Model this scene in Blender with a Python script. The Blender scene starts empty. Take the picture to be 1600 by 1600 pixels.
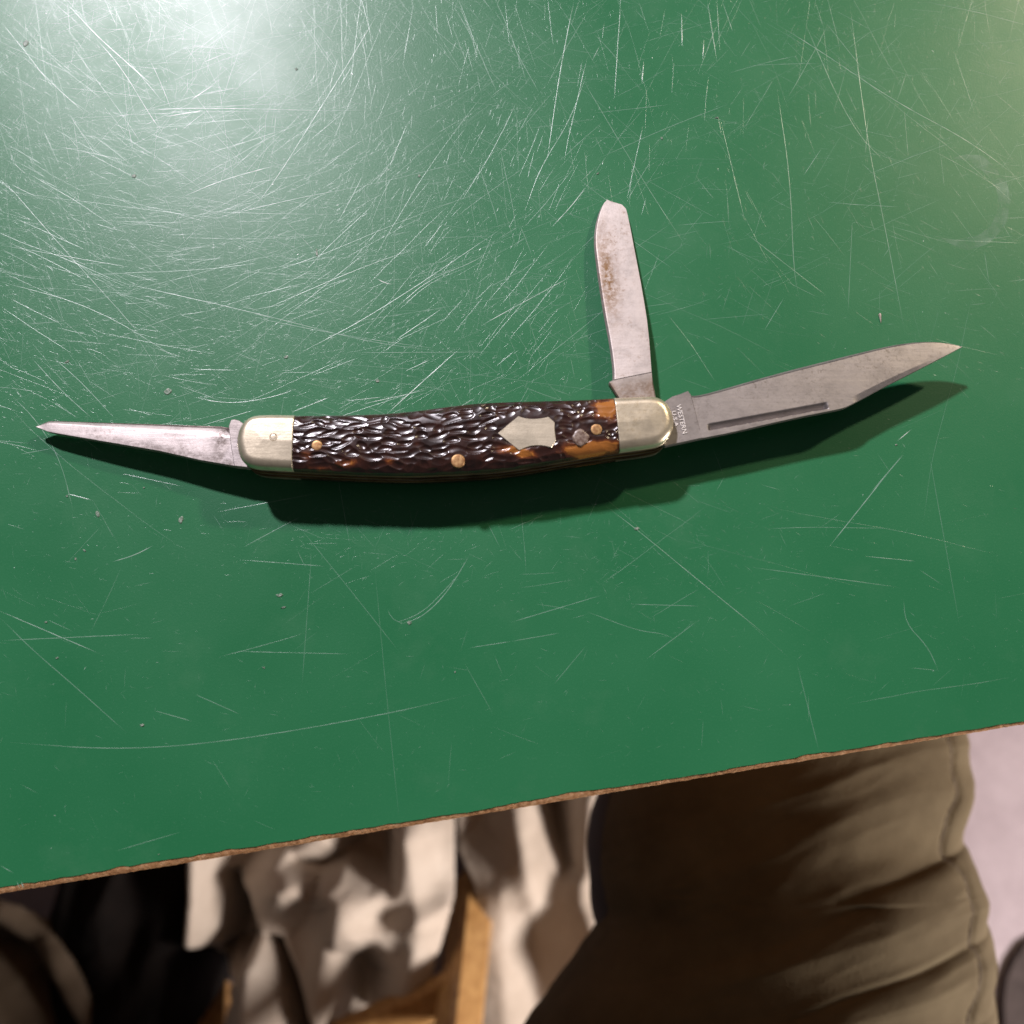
import bpy, math, random
import numpy as np
from mathutils import Vector, Matrix, noise

random.seed(7)
rng = np.random.default_rng(7)
sc = bpy.context.scene
MM = 0.001

# ------------------------------------------------------------------ camera
F_PX = 1556.0                       # focal length in photo pixels (1600 wide)
DIST = 0.190                        # camera to table along the axis
TILT = math.radians(12.0)
CAM = Vector((0, -DIST * math.sin(TILT), DIST * math.cos(TILT)))
FWD = Vector((0, math.sin(TILT), -math.cos(TILT)))
UPV = Vector((0, math.cos(TILT), math.sin(TILT)))
cd = bpy.data.cameras.new("camera")
cam = bpy.data.objects.new("camera", cd)
sc.collection.objects.link(cam)
cam.location = CAM
cam.rotation_euler = (TILT, 0, 0)
cd.lens = 5.7
cd.sensor_fit = 'HORIZONTAL'
cd.sensor_width = 5.7 * 1600.0 / F_PX
cd.clip_start = 0.005
cd.clip_end = 50
cd.dof.use_dof = True
cd.dof.focus_distance = 0.199
cd.dof.aperture_fstop = 2.4
sc.camera = cam

# ------------------------------------------------------------------ light
w = bpy.data.worlds.new("World")
sc.world = w
w.use_nodes = True
w.node_tree.nodes["Background"].inputs[0].default_value = (1.0, 0.93, 0.9, 1)
w.node_tree.nodes["Background"].inputs[1].default_value = 0.07

def lamp(name, loc, target, power, size, col):
    ld = bpy.data.lights.new(name, 'AREA')
    ld.shape = 'DISK'; ld.size = size; ld.energy = power; ld.color = col
    o = bpy.data.objects.new(name, ld)
    sc.collection.objects.link(o)
    o.location = loc
    o.rotation_euler = (Vector(target) - Vector(loc)).to_track_quat('-Z', 'Y').to_euler()
    return o
# cool work lamp beyond the table on the left, warm lamp beyond it on the right,
# unseen warm fill added low on the right for the light under the table
lamp("work_lamp", (-0.61, 1.23, 1.33), (0, 0, 0), 43, 0.11, (0.985, 0.92, 1.0))
lamp("warm_lamp", (0.94, 1.00, 1.02), (0.05, 0, 0), 13, 0.10, (1.0, 0.82, 0.56))
lamp("low_fill", (0.85, -0.36, -0.11), (0.0, -0.2, -0.55), 21, 0.26, (1.0, 0.89, 0.81))

sc.view_settings.view_transform = 'Standard'
sc.view_settings.look = 'None'
sc.view_settings.exposure = 0.0
sc.view_settings.gamma = 1.0
sc.render.engine = 'CYCLES'
sc.cycles.use_denoising = True
sc.cycles.max_bounces = 4
sc.cycles.diffuse_bounces = 2
sc.cycles.glossy_bounces = 2
sc.cycles.adaptive_threshold = 0.02
sc.cycles.sample_clamp_indirect = 4

# ------------------------------------------------------------------ helpers
def at(px, py, z):
    """point of the place at height z (m) measured from the photograph"""
    d = FWD + Vector((1, 0, 0)) * ((px - 800) / F_PX) + UPV * ((800 - py) / F_PX)
    s = (z - CAM.z) / d.z
    return CAM + d * s

def atn(px, py, z):
    """the same for numpy arrays"""
    a = (np.asarray(px, float) - 800) / F_PX
    b = (800 - np.asarray(py, float)) / F_PX
    dx = a; dy = FWD.y + UPV.y * b; dz = FWD.z + UPV.z * b
    s = (z - CAM.z) / dz
    return np.stack([CAM.x + dx * s, CAM.y + dy * s], -1)

def link_mesh(name, verts, faces, mat, parent=None, smooth=True):
    me = bpy.data.meshes.new(name)
    base = Vector((0, 0, 0))
    p = parent
    while p is not None:
        base = base + p.location
        p = p.parent
    me.from_pydata([(v[0] - base[0], v[1] - base[1], v[2] - base[2]) for v in verts], [], faces)
    me.update()
    if smooth:
        me.polygons.foreach_set("use_smooth", [True] * len(me.polygons))
    o = bpy.data.objects.new(name, me)
    sc.collection.objects.link(o)
    if mat: me.materials.append(mat)
    o.parent = parent
    return o

def thing(name, label, cat, loc, group=None):
    o = bpy.data.objects.new(name, None)
    sc.collection.objects.link(o)
    o.empty_display_size = 0.01
    o.location = loc
    o["label"] = label; o["category"] = cat
    if group: o["group"] = group
    return o

def tag(o, label, cat):
    o["label"] = label; o["category"] = cat
    return o

def resample(pts, n):
    p = np.array(pts, float)
    d = np.r_[0, np.cumsum(np.hypot(*np.diff(p[:, :2], axis=0).T))]
    t = np.linspace(0, d[-1], n)
    return np.stack([np.interp(t, d, p[:, k]) for k in range(p.shape[1])], -1)

def smooth_poly(pts, n, it=2):
    """Chaikin-rounded open polyline, resampled"""
    p = np.array(pts, float)
    for _ in range(it):
        q = [p[0]]
        for a, b in zip(p[:-1], p[1:]):
            q += [a * .75 + b * .25, a * .25 + b * .75]
        q.append(p[-1]); p = np.array(q)
    return resample(p, n)

def grid_faces(n, m, off=0, flip=False):
    f = []
    for i in range(n - 1):
        for j in range(m - 1):
            a = off + i * m + j
            q = (a, a + 1, a + m + 1, a + m)
            f.append(q[::-1] if flip else q)
    return f

def prism(name, poly, z0, z1, mat, parent, chamfer=0.0, smooth=False):
    """solid plate from an xy outline (world m)"""
    p = [Vector((a[0], a[1])) for a in poly]
    n = len(p)
    area = sum(p[i].x * p[(i + 1) % n].y - p[(i + 1) % n].x * p[i].y for i in range(n))
    if area < 0: p = p[::-1]
    def inset(d):
        out = []
        for i in range(n):
            a, b, c = p[i - 1], p[i], p[(i + 1) % n]
            t = (c - a).normalized()
            out.append(b + Vector((-t.y, t.x)) * d)
        return out
    rings = []
    if chamfer:
        rings = [(inset(chamfer), z0), (p, z0 + chamfer), (p, z1 - chamfer), (inset(chamfer), z1)]
    else:
        rings = [(p, z0), (p, z1)]
    v, f = [], []
    for r, z in rings:
        v += [(a.x, a.y, z) for a in r]
    for k in range(len(rings) - 1):
        for i in range(n):
            j = (i + 1) % n
            f.append((k * n + i, k * n + j, (k + 1) * n + j, (k + 1) * n + i))
    f.append(tuple(range((len(rings) - 1) * n, len(rings) * n)))
    f.append(tuple(range(n))[::-1])
    return link_mesh(name, v, f, mat, parent, smooth)

def box(name, p0, p1, width, depth, mat, parent, roll=0.0, bevel=0.002):
    """square-section bar from p0 to p1 with chamfered long edges"""
    p0, p1 = Vector(p0), Vector(p1)
    ax = (p1 - p0).normalized()
    ref = Vector((0, 0, 1)) if abs(ax.z) < .9 else Vector((0, 1, 0))
    s = ax.cross(ref).normalized(); t = s.cross(ax).normalized()
    R = Matrix.Rotation(roll, 3, ax); s = R @ s; t = R @ t
    a, b, c = width / 2, depth / 2, bevel
    sec = [(-a + c, -b), (a - c, -b), (a, -b + c), (a, b - c), (a - c, b), (-a + c, b), (-a, b - c), (-a, -b + c)]
    v = [tuple(p + s * x + t * y) for p in (p0, p1) for x, y in sec]
    f = [(i, (i + 1) % 8, 8 + (i + 1) % 8, 8 + i) for i in range(8)]
    f += [tuple(range(8))[::-1], tuple(range(8, 16))]
    return link_mesh(name, v, f, mat, parent, False)

def dome(name, c, r, h, mat, parent, seg=24, sink=0.0003, wob=0.0):
    v, f = [], []
    prof = [(1.0, -sink), (1.0, h * .45), (.88, h * .8), (.6, h * .97), (.25, h)]
    for k, (q, z) in enumerate(prof):
        for i in range(seg):
            a = 2 * math.pi * i / seg
            rr = r * q * (1 + wob * noise.noise(Vector((c[0] * 900 + math.cos(a) * 1.5, math.sin(a) * 1.5, 3.1))))
            v.append((c[0] + rr * math.cos(a), c[1] + rr * math.sin(a), c[2] + z))
    for k in range(len(prof) - 1):
        for i in range(seg):
            j = (i + 1) % seg
            f.append((k * seg + i, k * seg + j, (k + 1) * seg + j, (k + 1) * seg + i))
    f.append(tuple(range((len(prof) - 1) * seg, len(prof) * seg)))
    return link_mesh(name, v, f, mat, parent)

# ------------------------------------------------------------------ materials
class Mat:
    def __init__(self, name):
        self.m = bpy.data.materials.new(name); self.m.use_nodes = True
        self.nt = self.m.node_tree
        self.b = self.nt.nodes["Principled BSDF"]
        self.tc = None
    def n(self, t, **kw):
        x = self.nt.nodes.new(t)
        for k, v in kw.items(): setattr(x, k, v)
        return x
    def l(self, a, b): self.nt.links.new(a, b)
    def set(self, **kw):
        names = dict(color='Base Color', rough='Roughness', metal='Metallic', spec='Specular IOR Level',
                     coat='Coat Weight', coat_rough='Coat Roughness', aniso='Anisotropic', sheen='Sheen Weight', sss='Subsurface Weight')
        for k, v in kw.items():
            s = self.b.inputs[names[k]]
            s.default_value = (*v, 1) if k == 'color' else v
        return self
    def coord(self, scale=(1, 1, 1), rot=0.0):
        if self.tc is None: self.tc = self.n('ShaderNodeTexCoord')
        mp = self.n('ShaderNodeMapping')
        mp.inputs['Scale'].default_value = scale
        mp.inputs['Rotation'].default_value = (0, 0, rot)
        self.l(self.tc.outputs['Object'], mp.inputs['Vector'])
        return mp.outputs[0]
    def noise(self, scale, detail=4, rough=.55, stretch=(1, 1, 1), rot=0.0, dist=0):
        x = self.n('ShaderNodeTexNoise')
        x.inputs['Scale'].default_value = scale
        x.inputs['Detail'].default_value = detail
        x.inputs['Roughness'].default_value = rough
        x.inputs['Distortion'].default_value = dist
        self.l(self.coord(stretch, rot), x.inputs['Vector'])
        return x.outputs['Fac']
    def ramp(self, fac, stops):
        r = self.n('ShaderNodeValToRGB')
        e = r.color_ramp.elements
        while len(e) < len(stops): e.new(.5)
        for k, (p, c) in enumerate(stops):
            e[k].position = p
            e[k].color = (*c, 1) if hasattr(c, '__len__') else (c, c, c, 1)
        self.l(fac, r.inputs[0])
        return r.outputs[0]
    def mix(self, fac, a, b, mode='MIX'):
        x = self.n('ShaderNodeMix', data_type='RGBA', blend_type=mode)
        for s, v in ((x.inputs[0], fac), (x.inputs[6], a), (x.inputs[7], b)):
            if hasattr(v, 'is_linked') or hasattr(v, 'links'): self.l(v, s)
            elif hasattr(v, '__len__'): s.default_value = (*v, 1)
            else: s.default_value = v
        return x.outputs[2]
    def to(self, out, inp): self.l(out, self.b.inputs[inp]); return self
    def bump(self, h, dist, strength=1.0, chain=None):
        x = self.n('ShaderNodeBump')
        x.inputs['Distance'].default_value = dist
        x.inputs['Strength'].default_value = strength
        self.l(h, x.inputs['Height'])
        if chain is not None: self.l(chain, x.inputs['Normal'])
        self.l(x.outputs[0], self.b.inputs['Normal'])
        return x.outputs[0]
    def attr(self, name):
        a = self.n('ShaderNodeAttribute'); a.attribute_name = name
        return a.outputs['Fac']

# green laminate
M = Mat("green_laminate").set(rough=.35, spec=.38)
base = M.ramp(M.noise(14, 3), [(.3, (.015, .138, .054)), (.7, (.021, .165, .067))])
fine = M.noise(2600, 3, .7)
base = M.mix(M.ramp(fine, [(.58, 0.0), (.75, .22)]), base, (.11, .27, .17))
base = M.mix(M.ramp(M.noise(75, 5, .65), [(.56, 0.0), (.78, .30)]), base, (.060, .19, .10))   # dull smudges
M.to(base, 'Base Color')
M.to(M.ramp(M.noise(28, 6, .65), [(.3, .32), (.7, .43)]), 'Roughness')
M.bump(fine, .00004, .5)
LAM = M.m

# scratches in the laminate
M = Mat("scratched_laminate").set(rough=.27, spec=.85)
M.to(M.ramp(M.attr("wear"), [(0, (.05, .19, .10)), (.5, (.21, .345, .28)), (1, (.60, .67, .64))]), 'Base Color')
SCR = M.m

M = Mat("gouged_laminate").set(rough=.45, spec=.5)
M.to(M.ramp(M.noise(2500, 3), [(.35, (.05, .12, .07)), (.55, (.18, .24, .19)), (.78, (.45, .44, .39))]), 'Base Color')
GOU = M.m

# hardboard core seen at the table edge
M = Mat("hardboard_core").set(rough=.9, spec=.15)
c = M.ramp(M.noise(900, 5, .65), [(.3, (.20, .092, .040)), (.5, (.36, .19, .09)), (.72, (.52, .33, .19))])
M.to(c, 'Base Color')
M.bump(M.noise(1600, 4, .7), .00025, .9)
CORE = M.m

# steels
def steel(name, col, dark, rust=None, rough=.4, rot=0.0, metal=.72):
    M = Mat(name).set(metal=metal, rough=rough, spec=.5)
    lo = M.ramp(M.noise(240, 6, .7), [(.32, tuple(x * .78 for x in col)), (.5, col), (.70, tuple(min(1, x * 1.12) for x in col))])
    pit = M.ramp(M.noise(1300, 4, .7), [(.52, 0.0), (.68, .75)])
    zone = M.ramp(M.noise(110, 4, .6), [(.42, 0.0), (.62, 1.0)])
    pz = M.mix(1.0, pit, zone, 'MULTIPLY')
    lo = M.mix(pz, lo, dark)
    if rust:
        rz = M.attr("stain")
        rn = M.ramp(M.noise(900, 4, .7), [(.38, .25), (.58, 1.0)])
        lo = M.mix(M.mix(1.0, rz, rn, 'MULTIPLY'), lo, rust)
    M.to(lo, 'Base Color')
    g = M.noise(500, 4, .65, (.06, 1.0, 1.0), rot)
    M.to(M.ramp(M.noise(220, 4), [(.3, rough - .03), (.7, rough + .05)]), 'Roughness')
    b1 = M.bump(g, .00006, .6)
    M.bump(M.noise(1800, 3, .7), .00003, .5, b1)
    return M.m
STEEL = steel("worn_blade_steel", (.305, .280, .275), (.14, .12, .105), (.12, .08, .05), .46, math.radians(17))
STEEL_B = steel("pitted_blade_steel", (.52, .465, .45), (.15, .11, .09), (.07, .05, .04), .45, math.radians(5))
STEEL_C = steel("stained_blade_steel", (.42, .375, .355), (.20, .14, .10), (.15, .08, .03), .50, math.radians(98))
NICKEL = steel("nickel_silver", (.72, .635, .49), (.52, .42, .27), None, .36, math.radians(80), .8)
SHIELDM = steel("shield_nickel", (.74, .66, .52), (.55, .45, .30), None, .34, math.radians(35), .7)

M = Mat("brass_pin").set(metal=.6, rough=.45, spec=.5)
M.to(M.ramp(M.noise(1500, 4), [(.35, (.26, .12, .05)), (.6, (.50, .31, .14))]), 'Base Color')
BRASS = M.m
M = Mat("tarnished_liner").set(metal=.7, rough=.45)
M.to(M.ramp(M.noise(500, 4, .6, (.2, 1, 1)), [(.35, (.08, .05, .025)), (.65, (.34, .25, .13))]), 'Base Color')
LINER = M.m
M = Mat("spring_steel").set(metal=.8, rough=.4)
M.to(M.ramp(M.noise(400, 4), [(.35, (.09, .07, .05)), (.65, (.30, .26, .22))]), 'Base Color')
SPRING = M.m

# jigged bone
M = Mat("jigged_bone").set(rough=.30, spec=.6, coat=.55, coat_rough=.19)
a = M.attr("amber")
nz = M.noise(420, 4, .6)
ad = M.n('ShaderNodeMath', operation='MULTIPLY_ADD'); ad.inputs[1].default_value = 1.0
M.l(nz, ad.inputs[0]); M.l(a, ad.inputs[2])
c = M.ramp(ad.outputs[0], [(.36, (.014, .0042, .0036)), (.70, (.040, .012, .008)), (.92, (.14, .038, .011)), (1.0, (.36, .135, .028))])
M.to(c, 'Base Color')
M.to(M.ramp(M.noise(700, 3), [(.3, .24), (.7, .36)]), 'Roughness')
M.bump(M.noise(1800, 3), .00002, .3)
BONE = M.m
M = Mat("grey_filler").set(rough=.3, spec=.5, coat=.4)
M.to(M.ramp(M.noise(1700, 4), [(.35, (.10, .055, .04)), (.65, (.30, .235, .20))]), 'Base Color')
FILL = M.m

# things under the table
M = Mat("khaki_twill").set(rough=.9, spec=.1)
c = M.ramp(M.noise(40, 5, .6), [(.3, (.070, .053, .030)), (.7, (.100, .078, .046))])
M.to(c, 'Base Color')
M.bump(M.noise(1500, 2, .5, (1, .35, 1), .6), .0003, .5)
KHAKI = M.m
M = Mat("dark_lining").set(rough=.8, color=(.045, .042, .05)); LINING = M.m
M = Mat("seam_thread").set(rough=.9, color=(.085, .062, .04)); SEAM = M.m
M = Mat("tan_canvas").set(rough=.9, spec=.15)
c = M.ramp(M.noise(14, 6, .65), [(.28, (.38, .32, .27)), (.5, (.47, .405, .35)), (.72, (.54, .48, .425))])
M.to(c, 'Base Color')
M.bump(M.noise(60, 5, .65), .002, .4)
CANVAS = M.m
M = Mat("concrete_floor").set(rough=.8, spec=.25)
c = M.ramp(M.noise(9, 7, .65), [(.25, (.165, .135, .155)), (.5, (.24, .203, .23)), (.75, (.32, .28, .305))])
M.to(c, 'Base Color')
M.bump(M.noise(120, 6, .7), .002, .5)
FLOOR = M.m
M = Mat("pine_wood").set(rough=.5, spec=.4)
c = M.ramp(M.noise(30, 6, .6, (6, 6, .5), 0, .6), [(.3, (.33, .165, .055)), (.6, (.52, .30, .115)), (.8, (.60, .38, .17))])
M.to(c, 'Base Color'); WOOD = M.m
M = Mat("black_cloth").set(rough=.9, spec=.1)
M.to(M.ramp(M.noise(30, 4), [(.3, (.003, .0025, .0025)), (.7, (.007, .005, .0045))]), 'Base Color'); BLACK = M.m
M = Mat("shaded_canvas").set(rough=.9, spec=.1)
M.to(M.ramp(M.noise(25, 5), [(.3, (.07, .052, .035)), (.7, (.13, .10, .075))]), 'Base Color')
M.bump(M.noise(60, 5, .65), .003, .5); SHADED_CANVAS = M.m  # the tan canvas again, its shade put into a darker colour
M = Mat("dark_patch").set(rough=.8, spec=.2)
M.to(M.ramp(M.noise(60, 4), [(.3, (.022, .016, .016)), (.7, (.04, .03, .03))]), 'Base Color'); DARK_PATCH = M.m
M = Mat("brown_leather").set(rough=.5); M.to(M.ramp(M.noise(60, 4), [(.3, (.05, .028, .018)), (.7, (.09, .05, .03))]), 'Base Color'); LEATHER = M.m

# ------------------------------------------------------------------ floor
FZ = -0.75
nf = 60
v, f = [], []
for i in range(nf):
    for j in range(nf):
        x = -3 + 6 * i / (nf - 1); y = -3 + 6 * j / (nf - 1)
        v.append((x, y, FZ - .002 * abs(noise.noise(Vector((x * 3, y * 3, 0))))))
floor = link_mesh("floor", v, grid_faces(nf, nf, flip=True), FLOOR)
floor["kind"] = "structure"

# ------------------------------------------------------------------ table
EA, EB = at(0, 1387, 0), at(1600, 1127, 0)
ED = (EB - EA).normalized()                     # along the near edge
EN = Vector((ED.y, -ED.x, 0))                   # outward, towards the sitter
table = thing("table", "scratched green laminate table top with worn brown hardboard edge under the knife", "table", (0, 0.25, FZ))
def epoint(s, o): return EA + ED * s + EN * o   # s along, o outward
S0, S1, DEPTH = -0.42, 0.62, 0.85
def edge_noise(s):
    return (noise.noise(Vector((s * 160, 1.7, 0))) * .16 + noise.noise(Vector((s * 520, 4.2, 0))) * .14
            + noise.noise(Vector((s * 2600, 9.1, 0))) * .07 + max(0, noise.noise(Vector((s * 47, 2.2, 0)))) * .35 + max(0, noise.noise(Vector((s * 210, 7.7, 0))) - .28) * .7) * MM
ns = 3200
svals = np.linspace(S0, S1, ns)
v, f = [], []
for i, s in enumerate(svals):
    jag = edge_noise(s) if -0.06 < s < 0.30 else 0
    for o in (-jag, -.004, -DEPTH):
        p = epoint(s, o); v.append((p.x, p.y, 0))
    p = epoint(s, -jag); v.append((p.x, p.y, -.0003))
f = []
for i in range(ns - 1):
    a, b = i * 4, i * 4 + 4
    f += [(a, b, b + 1, a + 1), (a + 1, b + 1, b + 2, a + 2), (a + 3, b + 3, b, a)]
top = link_mesh("laminate_top", v, [q[::-1] for q in f], LAM, table, False)
# hardboard core: rough rounded nosing below the laminate
v, f = [], []
prof = [(-.0022, -.00012), (-.0006, -.00013), (0, -.00016), (.0005, -.00024), (.0010, -.00040), (.00128, -.00080), (.00135, -.0018), (.0012, -.0030), (.0010, -.018), (-.80, -.018)]
k = len(prof)
for s in svals:
    wgt = .82 - .38 * min(1, max(0, s / .2))
    for m, (o, z) in enumerate(prof):
        q = 0
        if 0 < m < 6:
            q = (noise.noise(Vector((s * 1500, m * 1.3, 0))) * .09 + noise.noise(Vector((s * 350, m * .6, 5))) * .06) * MM
        oo = o * wgt if o > 0 else o
        p = epoint(s, oo + q); v.append((p.x, p.y, z + q * .5))
link_mesh("core_board", v, grid_faces(ns, k), CORE, table)
for s in (S0 + .08, S1 - .08):
    for o in (-.12, -DEPTH + .08):
        p = epoint(s, o)
        box("leg", (p.x, p.y, FZ), (p.x, p.y, -.018), .045, .045, WOOD, table)

# scratches: fine grooves with tilted flanks
SV, SF, SW = [], [], []
def scratch(pts, hw, wear, step=1.2):
    p = np.array(pts, float)
    d = float(np.hypot(*np.diff(p, axis=0).T).sum())
    n = max(3, int(d / 1000 * 1000 / step) + 1) if False else max(3, int(d / (step * MM)) + 1)
    n = min(n, 60)
    p = resample(p, n)
    t = np.gradient(p, axis=0)
    t /= np.maximum(1e-12, np.hypot(t[:, 0], t[:, 1]))[:, None]
    nn = np.stack([-t[:, 1], t[:, 0]], -1)
    o = len(SV)
    ph = random.uniform(0, 100)
    for i in range(n):
        e = i / (n - 1)
        wv = hw * (min(1, e * 6 + .05, (1 - e) * 6 + .05)) * random.uniform(.7, 1.15)
        wv = max(wv, hw * .08)
        a, b = p[i] + nn[i] * wv, p[i] - nn[i] * wv
        SV.append((a[0], a[1], 2e-6)); SV.append((p[i][0], p[i][1], 2e-6 + wv * .30)); SV.append((b[0], b[1], 2e-6))
        ww = wear * random.uniform(.55, 1.1) * min(1, e * 5 + .2, (1 - e) * 5 + .2)
        SW.extend([ww] * 3)
    for i in range(n - 1):
        a = o + i * 3
        SF.append((a, a + 1, a + 4, a + 3)); SF.append((a + 1, a + 2, a + 5, a + 4))

def traced(pts, hw=.07, wear=.55):
    q = smooth_poly(pts, max(4, len(pts) * 6)) if len(pts) > 2 else np.array(pts, float)
    xy = atn(q[:, 0], q[:, 1], 0.0)
    scratch(xy, hw * MM, wear)

TR = [
 ([(100,0),(150,55),(195,95),(240,135)],.10,.7), ([(145,55),(190,105),(240,190),(262,215)],.07,.5),
 ([(180,0),(130,70),(80,137)],.07,.05), ([(430,0),(310,65),(215,110)],.07,.05), ([(303,0),(305,60),(308,170)],.07,.05),
 ([(200,172),(300,169),(400,170),(500,173),(590,172)],.07,.5), ([(255,183),(320,172)],.08,.7), ([(295,158),(335,132)],.08,.7),
 ([(602,0),(550,90),(475,210),(435,275),(385,340)],.07,.5), ([(0,275),(100,390),(200,500),(245,555)],.06,.5),
 ([(0,383),(100,400),(205,418)],.06,.5), ([(192,442),(425,495),(575,535),(700,550)],.07,.5), ([(0,440),(150,480),(300,575)],.06,.4),
 ([(280,310),(350,280),(433,258)],.07,.6), ([(320,345),(460,310),(600,285),(770,240)],.06,.45), ([(410,430),(500,400),(640,340),(780,290)],.06,.4),
 ([(400,489),(587,408),(675,383)],.06,.5), ([(462,555),(587,490),(790,353)],.07,.55), ([(619,531),(694,480)],.06,.6),
 ([(603,648),(719,544)],.08,.75), ([(556,551),(778,550)],.06,.5), ([(400,497),(540,525),(697,547)],.06,.5),
 ([(750,510),(787,489),(900,428)],.08,.65), ([(619,481),(669,437),(737,411),(766,392)],.06,.6), ([(625,483),(672,440),(735,416)],.05,.5),
 ([(587,434),(600,442),(616,445)],.12,.9), ([(633,580),(675,561)],.07,.75), ([(569,631),(672,608)],.06,.65),
 ([(539,627),(600,620)],.06,.6), ([(517,620),(456,644)],.06,.6), ([(970,0),(960,155)],.06,.45),
 ([(897,0),(875,110),(855,250)],.07,.5), ([(917,115),(890,190),(845,260),(820,330)],.06,.45), ([(905,115),(1000,275),(1075,390)],.06,.4),
 ([(1005,195),(980,310)],.06,.45), ([(1200,30),(1275,75),(1400,160),(1515,220),(1600,285)],.08,.5), ([(1255,30),(1330,200),(1390,260)],.07,.4),
 ([(1327,0),(1355,220),(1380,340),(1415,525)],.07,.4), ([(1215,145),(1235,280),(1240,425),(1250,470)],.07,.35), ([(1125,185),(1165,350)],.06,.35),
 ([(1145,160),(1040,200),(930,250)],.07,.4), ([(1105,0),(1120,95)],.07,.5), ([(1120,0),(1125,80)],.06,.4), ([(1128,0),(1145,50)],.06,.5),
 ([(917,290),(895,320),(862,355)],.09,.85), ([(1285,230),(1255,275)],.06,.5), ([(1290,35),(1350,110)],.06,.4), ([(1160,360),(1295,465)],.07,.35),
 ([(1332,340),(1325,490)],.06,.3), ([(1225,465),(1195,515)],.07,.35), ([(1480,375),(1600,380)],.06,.3), ([(1065,20),(1066,72)],.09,.6),
 ([(1100,62),(1098,92)],.09,.7), ([(1006,95),(1003,130)],.08,.7), ([(938,70),(925,95)],.08,.6),
 ([(0,955),(157,1022)],.09,.65), ([(0,965),(50,1015),(120,1075),(200,1147)],.07,.4), ([(0,1001),(220,991)],.07,.45),
 ([(15,1160),(180,1172),(350,1160),(600,1117),(735,1085)],.07,.5), ([(240,1110),(300,1127)],.07,.5), ([(305,1085),(377,1117)],.07,.4),
 ([(107,772),(145,782)],.11,.95), ([(175,878),(210,868),(240,852)],.09,.7), ([(465,820),(550,925),(625,1020)],.06,.3),
 ([(487,860),(480,960),(472,1070)],.06,.3), ([(625,975),(660,965),(700,925),(735,865)],.08,.55), ([(622,972),(660,958),(702,915),(722,890)],.06,.45), ([(605,950),(612,968),(635,976)],.06,.4),
 ([(370,1018),(550,1022)],.06,.35), ([(585,880),(605,1100),(625,1290)],.05,.2), ([(380,855),(470,807)],.07,.5), ([(377,875),(510,885)],.06,.4),
 ([(735,1012),(800,1002)],.07,.5), ([(725,1035),(770,1115)],.05,.3), ([(180,1330),(282,1300)],.06,.45), ([(800,972),(940,930)],.07,.45),
 ([(800,1002),(875,989)],.07,.45), ([(945,790),(995,827),(1095,910),(1200,995)],.09,.5), ([(1410,710),(1355,780),(1295,855)],.11,.55), ([(1412,710),(1360,770)],.10,.5),
 ([(1350,869),(1432,877)],.07,.5), ([(1172,886),(1407,918)],.07,.4), ([(1412,937),(1415,975),(1450,1010),(1467,1050)],.08,.4),
 ([(985,944),(1092,947)],.08,.4), ([(915,955),(1000,987),(1035,989),(1060,1002)],.07,.4), ([(1090,970),(1010,1030)],.07,.4),
 ([(1245,1035),(1265,1115),(1280,1175)],.07,.3), ([(1450,700),(1475,840),(1500,980)],.06,.25), ([(865,1070),(915,1010)],.07,.25),
 ([(1401,690),(1425,670)],.10,.8), ([(1410,693),(1415,700)],.08,.6), ([(0,1352),(22,1365)],.10,.85), ([(26,1377),(31,1388)],.12,.7), ([(33,1377),(37,1388)],.12,.7),
 ([(20,620),(60,660),(95,720),(115,800)],.06,.45), ([(50,560),(95,610),(145,655)],.07,.55), ([(85,560),(130,600),(180,655)],.07,.5), ([(30,710),(85,700)],.07,.45),
 ([(190,740),(285,760)],.06,.5), ([(315,665),(400,640)],.06,.5), ([(300,620),(360,632),(430,620),(470,605)],.06,.5), ([(340,800),(500,770)],.06,.3),
]
for a in TR: traced(a[0], a[1] * .68, min(1, a[2] * (1.3 if a[0][0][1] < 700 else 1.0)))

def dens(px, py):
    ul = 1 / (1 + math.exp((px - 880) / 70)) * 1 / (1 + math.exp((py - 620) / 55))
    rt = .34 / (1 + math.exp((py - 430) / 90))
    mid = .24 * math.exp(-((px - 560) / 330) ** 2 - ((py - 840) / 75) ** 2)
    midr = .22 * math.exp(-((px - 1000) / 300) ** 2 - ((py - 850) / 110) ** 2)
    lf = .12 * math.exp(-((px - 120) / 170) ** 2 - ((py - 850) / 130) ** 2)
    return max(ul * 1.0, rt, mid, midr, lf, .03)
def rand_spot():
    while True:
        px, py = random.uniform(-160, 1760), random.uniform(-160, 1380)
        if random.random() < dens(px, py):
            p = at(px, py, 0)
            if (p - EA).dot(EN) < -.004: return p, px, py
def rand_scratch(lmin, lmax, hw, wear, curv):
    p, px, py = rand_spot()
    L = math.exp(random.uniform(math.log(lmin), math.log(lmax))) * MM
    if py > 700 and L > 6 * MM and random.random() < .75: return
    # strokes of cutting and wiping run mostly left-right and on the diagonals
    r = random.random()
    a = random.gauss(.25, .5) if r < .25 else (random.gauss(-.75, .4) if r < .38 else random.uniform(0, math.pi))
    cv = random.gauss(0, curv) / max(L, .004)
    n = max(3, int(L / (1.5 * MM)))
    q = [np.array((p.x, p.y))]
    for i in range(n):
        a += cv * L / n * .12 + random.gauss(0, .02)
        q.append(q[-1] + np.array((math.cos(a), math.sin(a))) * L / n)
    if (Vector((q[-1][0], q[-1][1], 0)) - EA).dot(EN) > -.002: return
    scratch(np.array(q), hw * MM, wear)
for _ in range(34000): rand_scratch(.25, 2.0, random.uniform(.012, .030), random.uniform(.1, .55), .02)
for _ in range(6500): rand_scratch(2.0, 14, random.uniform(.009, .025), random.uniform(.12, .6), .02)
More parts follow.
